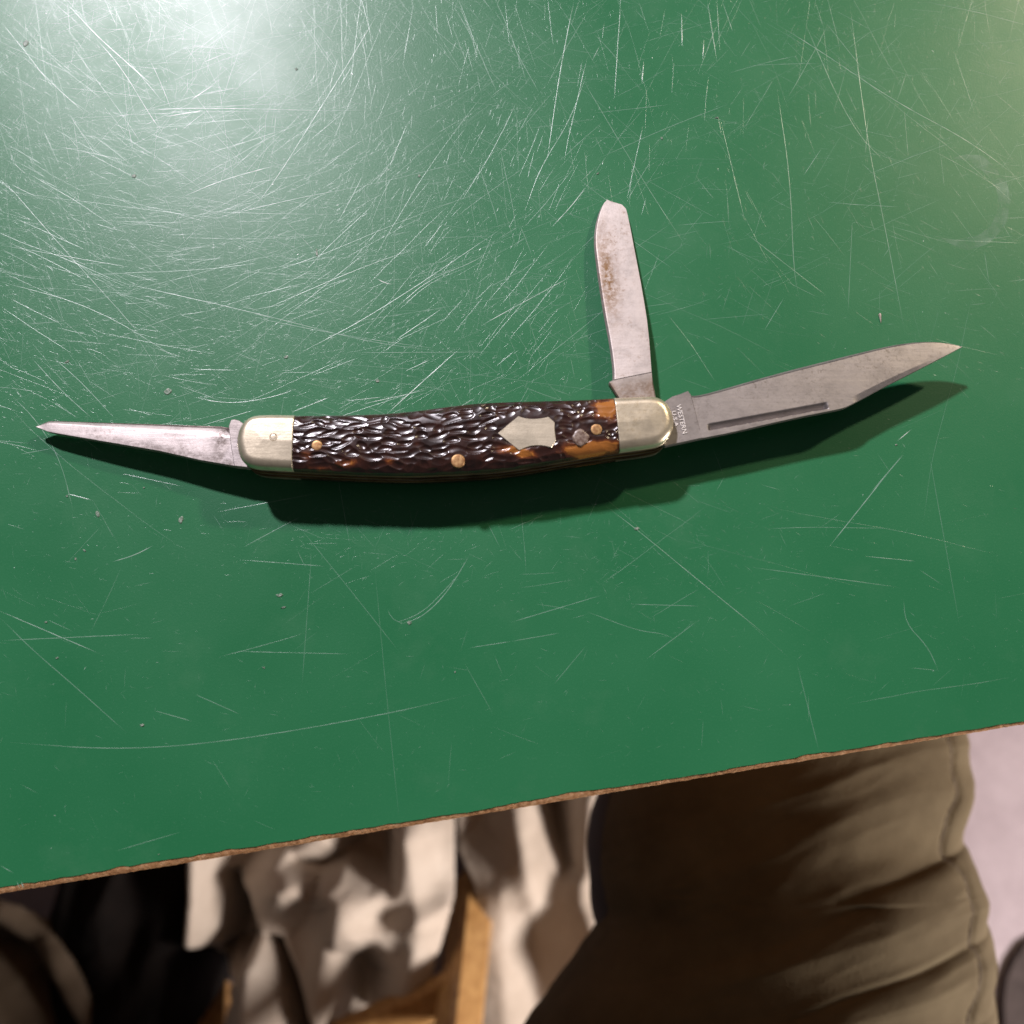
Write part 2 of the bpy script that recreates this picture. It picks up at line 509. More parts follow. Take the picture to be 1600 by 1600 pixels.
for _ in range(700): rand_scratch(4.0, 26, random.uniform(.020, .042), random.uniform(.15, .6), .02)
for _ in range(260): rand_scratch(14, 70, random.uniform(.018, .038), random.uniform(.15, .45), .012)
for _ in range(220): rand_scratch(.3, 1.0, random.uniform(.05, .085), random.uniform(.6, 1.0), .05)
so = link_mesh("scratches", SV, SF, SCR, table)
so["kind"] = "stuff"
so.data.attributes.new("wear", 'FLOAT', 'POINT').data.foreach_set("value", np.clip(np.array(SW, np.float32), 0, 1))

# gouges: small chipped craters with a lifted rim
def gouge(px, py, rx, ry, rot):
    c = at(px, py, 0)
    v, f = [], []
    seg = 14
    for k, (q, z) in enumerate(((1.15, .00001), (.95, .00013), (.62, .00004), (.2, .00009))):
        for i in range(seg):
            a = 2 * math.pi * i / seg
            wv = 1 + .55 * noise.noise(Vector((px + math.cos(a) * 1.3, py + math.sin(a) * 1.3, 0)))
            x, y = rx * .65 * q * wv * math.cos(a), ry * .65 * q * wv * math.sin(a)
            v.append((c.x + (x * math.cos(rot) - y * math.sin(rot)) * MM, c.y + (x * math.sin(rot) + y * math.cos(rot)) * MM,
                      z * (1 + .8 * noise.noise(Vector((px + i * .9, py, k))))))
    for k in range(3):
        for i in range(seg):
            j = (i + 1) % seg
            f.append((k * seg + i, k * seg + j, (k + 1) * seg + j, (k + 1) * seg + i))
    f.append(tuple(range(3 * seg, 4 * seg)))
    link_mesh("gouge", v, f, GOU, table, True)
for g in [(153,803,.5,.9,.4),(283,812,.55,.95,-.1),(437,930,.85,.4,.05),(443,949,.6,.25,.2),(640,973,.5,.55,.3),(262,612,1.05,.8,.2),(995,826,.55,.4,.4),
          (655,275,.35,.5,.2),(495,395,.3,1.2,.1),(40,68,.7,1.1,.1),(105,565,.7,.3,.6),(105,775,.3,.3,0),(72,972,.35,.2,0),(89,1028,.4,.25,.2),
          (412,1043,.4,.2,-.5),(711,1050,.18,.25,0),(222,1133,.5,.35,0),(463,108,.35,.4,0),(209,275,.6,.6,0),(590,595,.6,.5,0),(447,558,.6,.4,.3),(1034,216,.3,.45,.4),
          (934,271,.45,.2,.6),(1120,184,.5,.25,0),(118,873,.25,.4,0),(132,860,.5,.2,-.6),(1400,695,.3,.2,.5),(248,1335,.12,.12,0),(225,762,.2,.2,0)]:
    gouge(*g)

# faint dried ring on the laminate, upper right
M = Mat("dried_film").set(rough=.4, spec=.7, color=(.15, .33, .22))
tr = M.n('ShaderNodeBsdfTransparent'); mx = M.n('ShaderNodeMixShader')
M.l(M.ramp(M.noise(260, 4, .6), [(.35, 0.0), (.7, .55)]), mx.inputs[0])
M.l(tr.outputs[0], mx.inputs[1]); M.l(M.b.outputs[0], mx.inputs[2])
M.l(mx.outputs[0], M.nt.nodes['Material Output'].inputs[0])
arc = smooth_poly([(1488,247),(1520,245),(1552,268),(1572,305),(1565,345),(1540,375),(1505,383),(1470,372)], 50)
v, f = [], []
for i in range(50):
    t = arc[min(i + 1, 49)] - arc[max(i - 1, 0)]; t = t / np.hypot(*t); nn = np.array((-t[1], t[0]))
    hw = 9 * min(1, i / 8, (49 - i) / 8) + .2
    for e in (-1, 1):
        q = arc[i] + nn * hw * e * (1 + .3 * noise.noise(Vector((i * .3, e, 0))))
        p = at(q[0], q[1], 0); v.append((p.x, p.y, 5e-6))
link_mesh("dried_ring", v, grid_faces(50, 2), M.m, table)

# ------------------------------------------------------------------ pocket knife
K = at(715, 690, 0); K.z = 0
knife = thing("pocket_knife", "open pocket knife with jigged brown bone handle, metal bolsters and three blades", "knife", K)
Z0 = .00775                      # base of the upper handle half
ZR = .0078
TOP = [(373.7,691),(374.6,684),(377,674),(383,664),(391,657),(403,652.5),(430,651.5),(463,652.5),(525,652),(599,650),(652,645),(695,639),(740,633.5),(780,631.5),(825,630),(910,628),(957,625.5),(1006,623),(1018,623.2),(1030,626),(1042,635),(1049,650),(1051,662)]
BOT = [(373.7,691),(374,700),(377.6,716),(383,725),(390,730.6),(405,734.5),(430,736),(460,737.5),(546,742),(600,744),(652,744.5),(716,741.5),(780,737.5),(825,731),(897,718.5),(967,708),(1020,701),(1035,695.5),(1046,683),(1050,672),(1051,662)]
TOPS, BOTS = smooth_poly(TOP, 1600, 3), smooth_poly(BOT, 1600, 3)
def top_y(x): return np.interp(x, TOPS[:, 0], TOPS[:, 1])
def bot_y(x): return np.interp(x, BOTS[:, 0], BOTS[:, 1])

def half_grid(x0f, x1f, n, m, uspace=None):
    """px grid between handle bottom and top curves; x0f/x1f give the end x as function of v"""
    u = np.linspace(0, 1, n) if uspace is None else uspace
    vv = (1 - np.cos(np.linspace(0, math.pi, m))) / 2 * .35 + np.linspace(0, 1, m) * .65
    X = np.zeros((n, m)); Y = np.zeros((n, m)); V = np.tile(vv, (n, 1))
    for j in range(m):
        X[:, j] = x0f(vv[j]) + (x1f(vv[j]) - x0f(vv[j])) * u
    Y = bot_y(X) * (1 - V) + top_y(X) * V
    return X, Y, V

def shell(name, XY, Z, mat, attrs=None):
    """domed grid with skirts down to Z0"""
    n, m = Z.shape
    v = []
    for i in range(n):
        v.append((XY[i, 0, 0], XY[i, 0, 1], Z0))
        for j in range(m): v.append((XY[i, j, 0], XY[i, j, 1], Z[i, j]))
        v.append((XY[i, -1, 0], XY[i, -1, 1], Z0))
    M2 = m + 2
    f = grid_faces(n, M2, flip=True)
    o0 = len(v)
    for i, col in ((0, 0), (n - 1, 1)):
        row = [i * M2 + j for j in range(M2)]
        f.append(tuple(row) if col == 0 else tuple(row[::-1]))
    f.append(tuple([i * M2 for i in range(n)][::1] + [i * M2 + M2 - 1 for i in range(n)][::-1]))
    o = link_mesh(name, v, f, mat, knife)
    for q in range(3): o.data.polygons[len(f) - 1 - q].use_smooth = False
    if attrs:
        for k, a in attrs.items():
            b = np.pad(a, ((0, 0), (1, 1)), mode='edge').ravel().astype(np.float32)
            o.data.attributes.new(k, 'FLOAT', 'POINT').data.foreach_set("value", b)
    return o
def under(o):
    """same piece on the underside of the knife"""
    c = o.copy(); sc.collection.objects.link(c)
    c.scale = (1, 1, -1); c.location = (0, 0, 2 * .00528)
    c.parent = knife
    return c

# jigged bone scale
n, m = 620, 110
X, Y, V = half_grid(lambda v: 460.6 + 3.6 * v, lambda v: 966.4 - 9.0 * v, n, m)
XY = atn(X, Y, ZR)
U = (XY - np.array([[XY[:, :, 0].min(), 0]])) / MM
a = np.abs(2 * V - 1)
Z = .0009 + .00190 * (1 - a ** 4.2) ** .55
xs = U[:, :, 0]; ys = U[:, :, 1]
dig = np.zeros_like(Z); lift = np.zeros_like(Z)
mid = m // 2
tang = np.gradient(ys[:, mid]) / np.gradient(xs[:, mid])
L = xs.max()
cx = -1.0
pits = []
rp = random.Random(11)
for row in range(-1, 11):
    x = rp.uniform(-2, 1)
    while x < L + 1:
        frac = (row + .5 + rp.gauss(0, .28)) / 9.8
        big = 1.0 if x < L * .68 else .72
        pits.append((x, frac, rp.uniform(.9, 2.5) * big, rp.uniform(.42, .78), rp.uniform(.12, .36) * (1 if x < L * .72 else .8), rp.gauss(0, .17)))
        x += rp.uniform(1.7, 3.9) * big
amber = np.zeros_like(Z)
for (bx, by, rx, ry, s) in [(945,640,26,13,.75),(932,703,40,10,.85),(905,712,26,7,.8),(800,708,30,8,.6),(825,716,18,6,.5),(545,728,20,7,.45),(500,735,30,5,.38),(615,728,12,6,.35),(480,716,12,10,.4),(955,662,12,16,.3),(690,737,40,4,.1),(935,655,20,8,.35)]:
    amber += s * np.exp(-((X - bx) / rx) ** 2 - ((Y - by) / ry) ** 2)
amber = np.clip(amber, 0, 1)
for (x, frac, A, B, D, rot) in pits:
    i0 = np.searchsorted(xs[:, mid], x - A * 1.3); i1 = np.searchsorted(xs[:, mid], x + A * 1.3)
    if i1 <= i0: continue
    ic = min(n - 1, max(0, int(np.searchsorted(xs[:, mid], x))))
    yc = ys[ic, 0] + (ys[ic, -1] - ys[ic, 0]) * frac
    th = math.atan(tang[ic]) + rot
    dx = xs[i0:i1] - x; dy = ys[i0:i1] - yc
    uu = (dx * math.cos(th) + dy * math.sin(th)) / A
    ww = (-dx * math.sin(th) + dy * math.cos(th)) / B
    ww = ww + .25 * np.sin(uu * 2 + x)            # slightly curved gouge strokes
    r2 = uu ** 2 + ww ** 2
    dep = np.clip(1 - r2, 0, None) ** .8 * D
    dig[i0:i1] = np.maximum(dig[i0:i1], dep)
keep = np.ones_like(Z)
keep *= 1 - .85 * np.clip((amber - .45) * 2.5, 0, 1)
keep *= np.clip((1 - a) / .10, 0, 1)
for (bx, by, rr) in ((495, 696, 12), (716, 720, 14), (907, 681, 20), (932, 671, 15)):
    keep *= 1 - .8 * np.exp(-(((X - bx) ** 2 + (Y - by) ** 2) / rr ** 2) ** 2)
inshield = np.exp(-((((X - 826) / 52) ** 2 + ((Y - 676) / 31) ** 2)) ** 3)
dig = dig * keep * (1 - inshield)
Z = Z0 + Z - dig * MM
dye = np.clip(amber - dig * .35, 0, 1)
bone = shell("bone_scale", XY, Z, BONE, {"amber": dye})
under(bone)

def scale_top(px, py):
    k = np.argmin((X - px) ** 2 + (Y - py) ** 2)
    return Z.ravel()[k]

# bolsters
def bolster(x0f, x1f, end):
    n, m = 90, 60
    e = np.linspace(0, 1, n)
    u = 1 - np.cos(e * math.pi / 2) if end == 'L' else np.sin(e * math.pi / 2)
    X, Y, V = half_grid(x0f, x1f, n, m, u)
    XY = atn(X, Y, ZR)
    # distance to the free outline, for rounding it over
    out = np.concatenate([atn(TOPS[:, 0], TOPS[:, 1], ZR), atn(BOTS[:, 0], BOTS[:, 1], ZR)])
    d = np.min(np.hypot(XY[:, :, None, 0] - out[None, None, ::2, 0], XY[:, :, None, 1] - out[None, None, ::2, 1]), axis=2)
    R = .0017
    t = np.clip(d / R, 0, 1)
    Zb = Z0 + .0010 + .00155 * np.sqrt(np.clip(1 - (1 - t) ** 2, 0, 1)) + .0002 * np.clip(d / .006, 0, 1)
    return shell("bolster", XY, Zb, NICKEL), float(Zb.max())
bl, zt = bolster(lambda v: 373.75, lambda v: 460.2 + 3.6 * v, 'L')
br, zt2 = bolster(lambda v: 966.8 - 9.0 * v, lambda v: 1050.9, 'R')
under(bl); under(br)
c = at(427, 683, zt); dome("rivet", (c.x, c.y, zt - .00008), .00060, .00009, NICKEL, bl, 20)
c = at(427, 683, zt)
M = Mat("rivet_line").set(rough=.6, metal=.5, color=(.22, .16, .09))
v, f = [], []
for i in range(28):
    q = 2 * math.pi * i / 28
    for r in (.00060, .00072): v.append((c.x + r * math.cos(q), c.y + r * math.sin(q), zt + .00001))
for i in range(28):
    j = (i + 1) % 28; f.append((2 * i, 2 * i + 1, 2 * j + 1, 2 * j))
link_mesh("rivet_ring", v, f, M.m, bl)

# pins
for px, py, r in ((495, 696, .00098), (715.5, 720, .00128), (932, 671, .00105)):
    z = scale_top(px, py); c = at(px, py, z)
    dome("pin", (c.x, c.y, z - .00004), r, .00011, BRASS, knife)
z = scale_top(907, 682); c = at(907, 683, z)
dome("filler_patch", (c.x, c.y, z - .00012), .0015, .00026, FILL, knife, 28, wob=.28)

# shield
sh = smooth_poly([(778,677),(794,663),(810,650)], 8, 0).tolist() + smooth_poly([(810,650),(820,653.5),(833,654.6),(846,653.5),(857,651)], 14).tolist()[1:] + [(867,660)] \
   + smooth_poly([(867,660),(866.5,667),(867,675),(869,688)], 10).tolist()[1:] + [(862,699.5)] + smooth_poly([(862,699.5),(851,696.5),(838,695.6),(825,697.6),(811,703.5)], 14).tolist()[1:] \
   + smooth_poly([(811,703.5),(794,690),(778,677)], 8, 0).tolist()[1:-1]
zs = float(Z[(np.abs(X - 826) < 30) & (np.abs(Y - 676) < 15)].max()) + .00006
prism("shield", [at(p[0], p[1], zs) for p in sh], zs - .0006, zs, SHIELDM, knife, .00008)

# liners and springs
def outline(n=90):
    xs_ = 373.7 + (1051 - 373.7) * (1 - np.cos(np.linspace(0, math.pi, n))) / 2
    t = atn(xs_, top_y(xs_), ZR); b = atn(xs_, bot_y(xs_), ZR)
    return [tuple(p) for p in b] + [tuple(p) for p in t[::-1][1:-1]]
OUT = outline()
prism("liner", OUT, Z0 - .0006, Z0 - .00002, LINER, knife)
prism("liner", OUT, .00530 - .00022, .00530 + .00022, LINER, knife)
prism("liner", OUT, .0028, .0034, LINER, knife)
xs_ = np.linspace(392, 1034, 70)
yb = bot_y(xs_) - 2.2; yt = bot_y(xs_) - 34
SP = [tuple(p) for p in atn(xs_, yb, ZR)] + [tuple(p) for p in atn(xs_, yt, ZR)[::-1]]
prism("back_spring", SP, .00556, Z0 - .00064, SPRING, knife)
prism("back_spring", SP, .00344, .00504, SPRING, knife)

# blades -------------------------------------------------------------
def blade(name, spine, edge, zmid, th, mat, n=240, m=50, fn=None, stain=None, edge_th=.00012, bev=.10, droop=0.0):
    """lofted blade from the spine curve to the cutting edge; both run from ricasso to tip"""
    S = resample(spine, n); E = resample(edge, n)
    wv = np.linspace(0, 1, m)
    PX = S[:, None, :] * (1 - wv)[None, :, None] + E[:, None, :] * wv[None, :, None]
    t = np.linspace(0, 1, n)[:, None]
    W = np.tile(wv, (n, 1)); T = np.tile(t, (1, m))
    zmid = zmid - droop * T
    XYb = atn(PX[:, :, 0], PX[:, :, 1], zmid + th / 2)
    half = th / 2 * (1 - .34 * W ** 1.3)
    half = np.where(W > 1 - bev, half * (1 - W) / bev * .8 + half * .2 * (1 - W) / bev + edge_th / 2, half)
    half = half * (1 - .55 * np.clip((T - .55) / .45, 0, 1) ** 2)
    half = np.maximum(half, edge_th / 2)
    extra = fn(PX[:, :, 0], PX[:, :, 1], T, W) if fn else 0
    zt = zmid + half + extra; zb = zmid - half
    v = [(XYb[i, j, 0], XYb[i, j, 1], zt[i, j]) for i in range(n) for j in range(m)]
    o = len(v)
    v += [(XYb[i, j, 0], XYb[i, j, 1], zb[i, j]) for i in range(n) for j in range(m)]
    f = grid_faces(n, m) + grid_faces(n, m, o, True)
    bd = [i * m for i in range(n)] + [(n - 1) * m + j for j in range(1, m)] + [i * m + m - 1 for i in range(n - 2, -1, -1)] + list(range(m - 2, 0, -1))
    side = []
    for a_, b_ in zip(bd, bd[1:] + bd[:1]): side.append((a_, a_ + o, b_ + o, b_))
    ob = link_mesh(name, v, f + side, mat, knife)
    # consistent outward normals
    import bmesh
    bm = bmesh.new(); bm.from_mesh(ob.data)
    bmesh.ops.recalc_face_normals(bm, faces=bm.faces)
    bm.to_mesh(ob.data); bm.free()
    ob.data.set_sharp_from_angle(angle=math.radians(40))
    st = stain(PX[:, :, 0], PX[:, :, 1]).ravel() if stain else np.zeros(n * m)
    st = np.r_[st, st * 0].astype(np.float32)
    ob.data.attributes.new("stain", 'FLOAT', 'POINT').data.foreach_set("value", np.clip(st, 0, 1))
    return ob
def tang(poly, z0, z1, mat, parent, stain=0.0, cham=.00012):
    zt_ = z1
    o = prism("ricasso", [at(p[0], p[1], zt_) for p in poly], z0, z1, mat, parent, cham)
    ya = at(0, 598.5, zt_).y
    val = [stain * (1.0 if (stain < .5 or vv.co.y + knife.location.y < ya) else 0.0) for vv in o.data.vertices]
    o.data.attributes.new("stain", 'FLOAT', 'POINT').data.foreach_set("value", np.array(val, np.float32))
    return o
def seg_d(x, y, a, b):
    ax, ay = a; bx, by = b
    t = ((x - ax) * (bx - ax) + (y - ay) * (by - ay)) / ((bx - ax) ** 2 + (by - ay) ** 2)
    tc = np.clip(t, 0, 1)
    return np.hypot(x - ax - tc * (bx - ax), y - ay - tc * (by - ay)), t

# clip blade
ZC, TC = .00635, .0015
def clip_fn(x, y, T, W):
    d, t = seg_d(x, y, (1110, 666.5), (1290, 633.5))
    sd = ((x - 1110) * (633.5 - 666.5) - (y - 666.5) * (1290 - 1110)) / -math.hypot(180, 33)   # + below the line
    inside = np.clip((t + .02) / .02, 0, 1) * np.clip((1.02 - t) / .02, 0, 1)
    g = -np.clip((sd + 5.2) / 10, 0, 1) * np.clip((5.4 - sd) / .9, 0, 1) * .00105 * inside
    # swedge ground along the spine before the tip
    sw = np.clip((T - .56) / .03, 0, 1) * np.clip((.88 - T) / .20, 0, 1)
    g = g - np.clip(.13 - W, 0, 1) / .13 * .00034 * sw
    # plunge step at the tang
    return g - .00006
clip = blade("clip_blade", smooth_poly([(1096,684.5),(1145,675),(1239,653),(1301,641),(1319,637),(1330,632),(1357.5,617),(1389,600),(1436,576.5),(1473,557.5),(1506,540)], 200, 1),
             smooth_poly([(1078,615.5),(1087,617),(1114,611),(1207,584),(1317,556),(1379,541),(1420,533.5),(1457,531.5),(1482,534),(1506,540)], 200, 1),
             ZC, TC, STEEL, 320, 90, clip_fn, None, bev=.045)
tang([(1020,690),(1030,640),(1037,628),(1051,619),(1064,615),(1075,610.5),(1080,617),(1084,632),(1091,660),(1098,684.3),(1051,694.5),(1040,697)], ZC - TC / 2, ZC + TC / 2, STEEL, clip)
# spey blade
ZS, TS = .0042, .0014
def spey_stain(x, y):
    return (np.exp(-((x - 948 - (y - 420) * .12) / 15) ** 2 - ((y - 432) / 66) ** 2) * 1.0)
spey = blade("spey_blade", smooth_poly([(1018,581),(1013,513),(1004,456),(992.5,396),(982,339.5),(977,320),(957,313.6)], 200, 1),
             smooth_poly([(957.6,592.6),(957.6,576),(953,540),(943,488),(935,436),(930,398),(928,375.5),(930,353),(935,333),(942,317),(948.6,310)], 200, 1),
             ZS, TS, STEEL_C, 240, 60, None, spey_stain, bev=.06, droop=.0029)
tang([(957.6,593.5),(1018.5,581),(1021,600),(1026,625),(1028,650),(990,655),(972,640),(966,622),(952,600),(951.5,596.5)], ZS - TS / 2, ZS + TS / 2 + .00022, STEEL_C, spey, .6, .00024)
# coping blade with its small ground point
ZP, TP = .0049, .0019
def pen_fn(x, y, T, W):
    return -np.clip((.055 - (1 - T)) / .055, 0, 1) * .0 - .0009 * np.clip((W - .72) / .28, 0, 1) ** 1.3 * (1 - T * .5)
pen = blade("coping_blade", smooth_poly([(366,727.5),(311,718),(249,704),(155,688),(90,676.5),(74,673.5),(68,671),(53,665)], 200, 0),
            smooth_poly([(356,666),(342,664),(186,659),(120,656.6),(83,655.4),(72,656),(66,658.5),(53,665)], 200, 0),
            ZP, TP, STEEL_B, 260, 60, pen_fn, lambda x, y: np.exp(-((x - 345) / 14) ** 2 - ((y - 690) / 26) ** 2) * .9 + .7 * np.exp(-((x - 352) / 9) ** 2 - ((y - 674) / 9) ** 2) + .55 * np.exp(-((y - 668 - (x - 74) * .186) / 7) ** 2) * np.clip((x - 130) / 80, 0, 1), bev=.05, droop=.0026)
tang([(357,666.5),(360.5,656),(367,654.8),(374,657),(384,664),(400,690),(400,728),(389,730.6),(366,728),(361,700)], ZP - TP / 2, ZP + TP / 2 + .00006, STEEL_B, pen, .25)

# stamped lettering on the clip blade tang; its glint is put into the pale colour
M = Mat("stamp_glint").set(metal=.1, rough=.3, color=(.92, .88, .85)); STAMP = M.m
def stamp(txt, px0, py0, px1, py1, parent, height_px):
    z = ZC + TC / 2 + .00002
    a_, b_ = at(px0, py0, z), at(px1, py1, z)
    cu = bpy.data.curves.new("stamp", 'FONT'); cu.body = txt; cu.size = 1; cu.extrude = .03; cu.resolution_u = 2
    to = bpy.data.objects.new("stamp", cu); sc.collection.objects.link(to)
    bpy.context.view_layer.update()
    me = bpy.data.meshes.new_from_object(to.evaluated_get(bpy.context.evaluated_depsgraph_get()))
    bpy.data.objects.remove(to)
    vs = [vv.co.copy() for vv in me.vertices]
    x0 = min(q.x for q in vs); x1 = max(q.x for q in vs); y1 = max(q.y for q in vs)
    ux = (b_ - a_); Lx = ux.length; ux.normalize(); uy = Vector((-ux.y, ux.x, 0))
    hm = height_px * .118 * MM
    vout = [a_ + ux * ((q.x - x0) / (x1 - x0) * Lx) + uy * (q.y / y1 * hm) + Vector((0, 0, q.z * .004)) for q in vs]
    link_mesh("stamped_lettering", [tuple(q) for q in vout], [tuple(p.vertices) for p in me.polygons], STAMP, parent, False)
    bpy.data.meshes.remove(me)
stamp("WESTERN", 1056.5, 633, 1066.5, 678, clip, 7.5)
stamp("U.S.A.", 1049.5, 643, 1055, 669, clip, 6)

# ------------------------------------------------------------------ person's leg in khaki trousers
person = thing("person", "seated person in creased khaki trousers, thigh reaching under the table edge", "person", at(1235, 1400, FZ))
# stations: (photo x left, photo x right, photo y) at thigh height
TZ = -.238
st = []
for (xl, xr, yy) in [(995,1512,900),(990,1515,1050),(985,1519,1130),(975,1522,1180),(962,1527,1230),(952,1518,1270),(948,1506,1305),(946,1514,1340),(948,1538,1385),(955,1546,1430),(935,1549,1480),(895,1551,1540),(845,1556,1605),(790,1570,1680),(730,1600,1780),(690,1630,1900)]:
    A_, B_ = at(xl, yy, TZ + .022), at(xr, yy, TZ + .022)
    st.append(((A_.x + B_.x) / 2, A_.y, (B_.x - A_.x) / 2, yy))
st = np.array(st)
nL, nA = 420, 300
tt = np.linspace(0, 1, nL)
yv = np.linspace(st[0, 1], st[-1, 1], nL)
order = np.argsort(st[:, 1])
def si(c): return np.interp(yv, st[order, 1], st[order, c])
def sm(a, k=7): return np.convolve(np.pad(a, k, mode='edge'), np.ones(2 * k + 1) / (2 * k + 1), 'valid')
cxv, rxv, pyv = sm(si(0)), sm(si(2)), si(3)
v = []
def crease(q):   # sharp valley then rounded ridge
    q = q - math.floor(q)
    return (1 - q) ** 1.6 - .38 if q > .06 else (q / .06) * ((1 - .06) ** 1.6) - .38
creases = [1318, 1436, 1553, 1660, 1760, 1880]   # image rows of the creases at the outer seam
for i in range(nL):
    for j in range(nA):
        th = 2 * math.pi * j / nA          # 0 = outer side, pi/2 = top
        cth, sth = math.cos(th), math.sin(th)
        # creases fan from the outer seam and drop towards the inside
        lat = (1 - cth) / 2                # 0 outer .. 1 inner
        row = pyv[i] - 225 * lat ** 1.35 + 26 * math.sin(3.0 * lat) * (1 if pyv[i] < 1380 else .4)
        row += 10 * noise.noise(Vector((cth * 2, sth * 2, pyv[i] * .004)))
        disp = 0
        for k in range(len(creases) - 1):
            if creases[k] <= row < creases[k + 1]:
                q = (row - creases[k]) / (creases[k + 1] - creases[k])
                disp = math.sin(math.pi * q ** .55) ** 1.2
                disp *= .8 + .4 * noise.noise(Vector((lat * 3, k * 3.1, 0)))
        fade = (1 - .55 * lat) * min(1, max(0, (row - 1300) / 20))
        top = max(0, sth) ** .5
        r = .0047 * disp * fade * (.12 + .88 * max(0, sth))
        r += .0014 * noise.noise(Vector((cth * 1.6, sth * 1.6, pyv[i] * .007))) + .0002 * noise.noise(Vector((cth * 9, sth * 9, pyv[i] * .05)))
        # pleat beside the outer seam
        ds = th - .80 - .022 * math.sin(pyv[i] * .045) - .012 * math.sin(pyv[i] * .11 + 1)
        r -= .0015 * math.exp(-(ds / .022) ** 2) * (1 if ds < 0 else .8)
        r += .0010 * math.exp(-((ds + .16) / .12) ** 2) * (1 + .8 * math.sin(pyv[i] * .05 + 1.0))
        r += .0016 * (.5 - abs(noise.noise(Vector((lat * 2.2 + 3, row * .016, 1.5))))) + .0007 * (.5 - abs(noise.noise(Vector((lat * 5 + 9, row * .035, 4.5)))))
        rx, rz = rxv[i] + r, min(.074, .060 + .02 * tt[i]) + r
        v.append((cxv[i] + rx * cth, yv[i], TZ + rz * (sth * abs(sth) ** -.12 if abs(sth) > 1e-6 else 0)))
f = []
for i in range(nL - 1):
    for j in range(nA):
        k = (j + 1) % nA
        f.append((i * nA + j, (i + 1) * nA + j, (i + 1) * nA + k, i * nA + k))
f.append(tuple((nL - 1) * nA + j for j in range(nA)))
# knee and shin below the table: continue the loops
base_i = 0
knee = []
loops = [list(range(0, nA))]
cx0, y0, r0 = cxv[0], yv[0], rxv[0]
for q in range(1, 26):
    e = q / 25
    if e < .5:
        an = e / .5 * math.pi / 2
        cy, cz, ang = y0 + .075 * math.sin(an), TZ - .075 * (1 - math.cos(an)), an
    else:
        g = (e - .5) / .5
        cy, cz, ang = y0 + .075 + .02 * g, TZ - .075 - g * (TZ - .075 - (FZ + .09)) , math.pi / 2
    rr = r0 * (1 - .18 * e); rz = .062 * (1 - .1 * e)
    loop = []
    for j in range(nA):
        th = 2 * math.pi * j / nA
        u_ = rz * math.sin(th)
        loop.append(len(v))
        v.append((cx0 + rr * math.cos(th), cy + u_ * math.sin(ang), cz + u_ * math.cos(ang)))
    loops.append(loop)
for a_, b_ in zip(loops[:-1], loops[1:]):
    for j in range(nA):
        k = (j + 1) % nA
        f.append((b_[j], a_[j], a_[k], b_[k]))
f.append(tuple(loops[-1])[::-1])
leg = link_mesh("trousers", v, f, KHAKI, person)
# outer seam cord lying in the pleat
sv, sf = [], []
idx = [i for i in range(0, nL, 2) if pyv[i] > 1050]
pts = []
for i in idx:
    th = .80 + .022 * math.sin(pyv[i] * .045) + .012 * math.sin(pyv[i] * .11 + 1)
    j = int(round(th / (2 * math.pi) * nA)) % nA
    fr = th / (2 * math.pi) * nA; j0 = int(fr); t_ = fr - j0
    pts.append(Vector(v[i * nA + j0]).lerp(Vector(v[i * nA + j0 + 1]), t_))
for p in pts:
    for q in range(6):
        a_ = q * math.pi / 3
        sv.append((p.x + .0006 * math.cos(a_), p.y, p.z + .0001 + .0006 * math.sin(a_)))
for i in range(len(pts) - 1):
    for q in range(6):
        sf.append((i * 6 + q, i * 6 + (q + 1) % 6, (i + 1) * 6 + (q + 1) % 6, (i + 1) * 6 + q))
link_mesh("seam", sv, sf, SEAM, leg)
# dark lining bulging at the inner side
c0 = at(960, 1345, TZ - .005)
v, f = [], []
for i in range(20):
    for j in range(24):
        a_, b_ = math.pi * i / 19, 2 * math.pi * j / 24
        v.append((c0.x + .011 * math.sin(a_) * math.cos(b_) * (1 + .2 * noise.noise(Vector((i * .4, j * .3, 0)))), c0.y + .034 * math.cos(a_), c0.z + .02 * math.sin(a_) * math.sin(b_)))
for i in range(19):
    for j in range(24):
        k = (j + 1) % 24
        f.append((i * 24 + j, i * 24 + k, (i + 1) * 24 + k, (i + 1) * 24 + j))
link_mesh("pocket_lining", v, f, LINING, person)
# boot under the table
v, f = [], []
cyb = y0 + .095
for i in range(24):
    e = i / 23
    yy = cyb - .085 + .285 * e
    hw_ = (.036 + .012 * math.sin(e * 3.0)) * math.sqrt(max(.02, 1 - (2 * e - 1) ** 8))
    hh = .105 if e < .35 else .105 - .05 * min(1, (e - .35) / .25)
    hh *= math.sqrt(max(.03, 1 - max(0, e - .72) ** 2 / .0785))
    for j in range(16):
        a_ = 2 * math.pi * j / 16
        v.append((cx0 + hw_ * math.copysign(abs(math.cos(a_)) ** .7, math.cos(a_)), yy, FZ + .002 + hh / 2 * (1 + math.copysign(abs(math.sin(a_)) ** .7, math.sin(a_)))))
f = []
for i in range(23):
    for j in range(16):
        k = (j + 1) % 16
        f.append((i * 16 + j, i * 16 + k, (i + 1) * 16 + k, (i + 1) * 16 + j))
f += [tuple(range(16))[::-1], tuple(range(23 * 16, 24 * 16))]
link_mesh("boot", v, f, LEATHER, person)

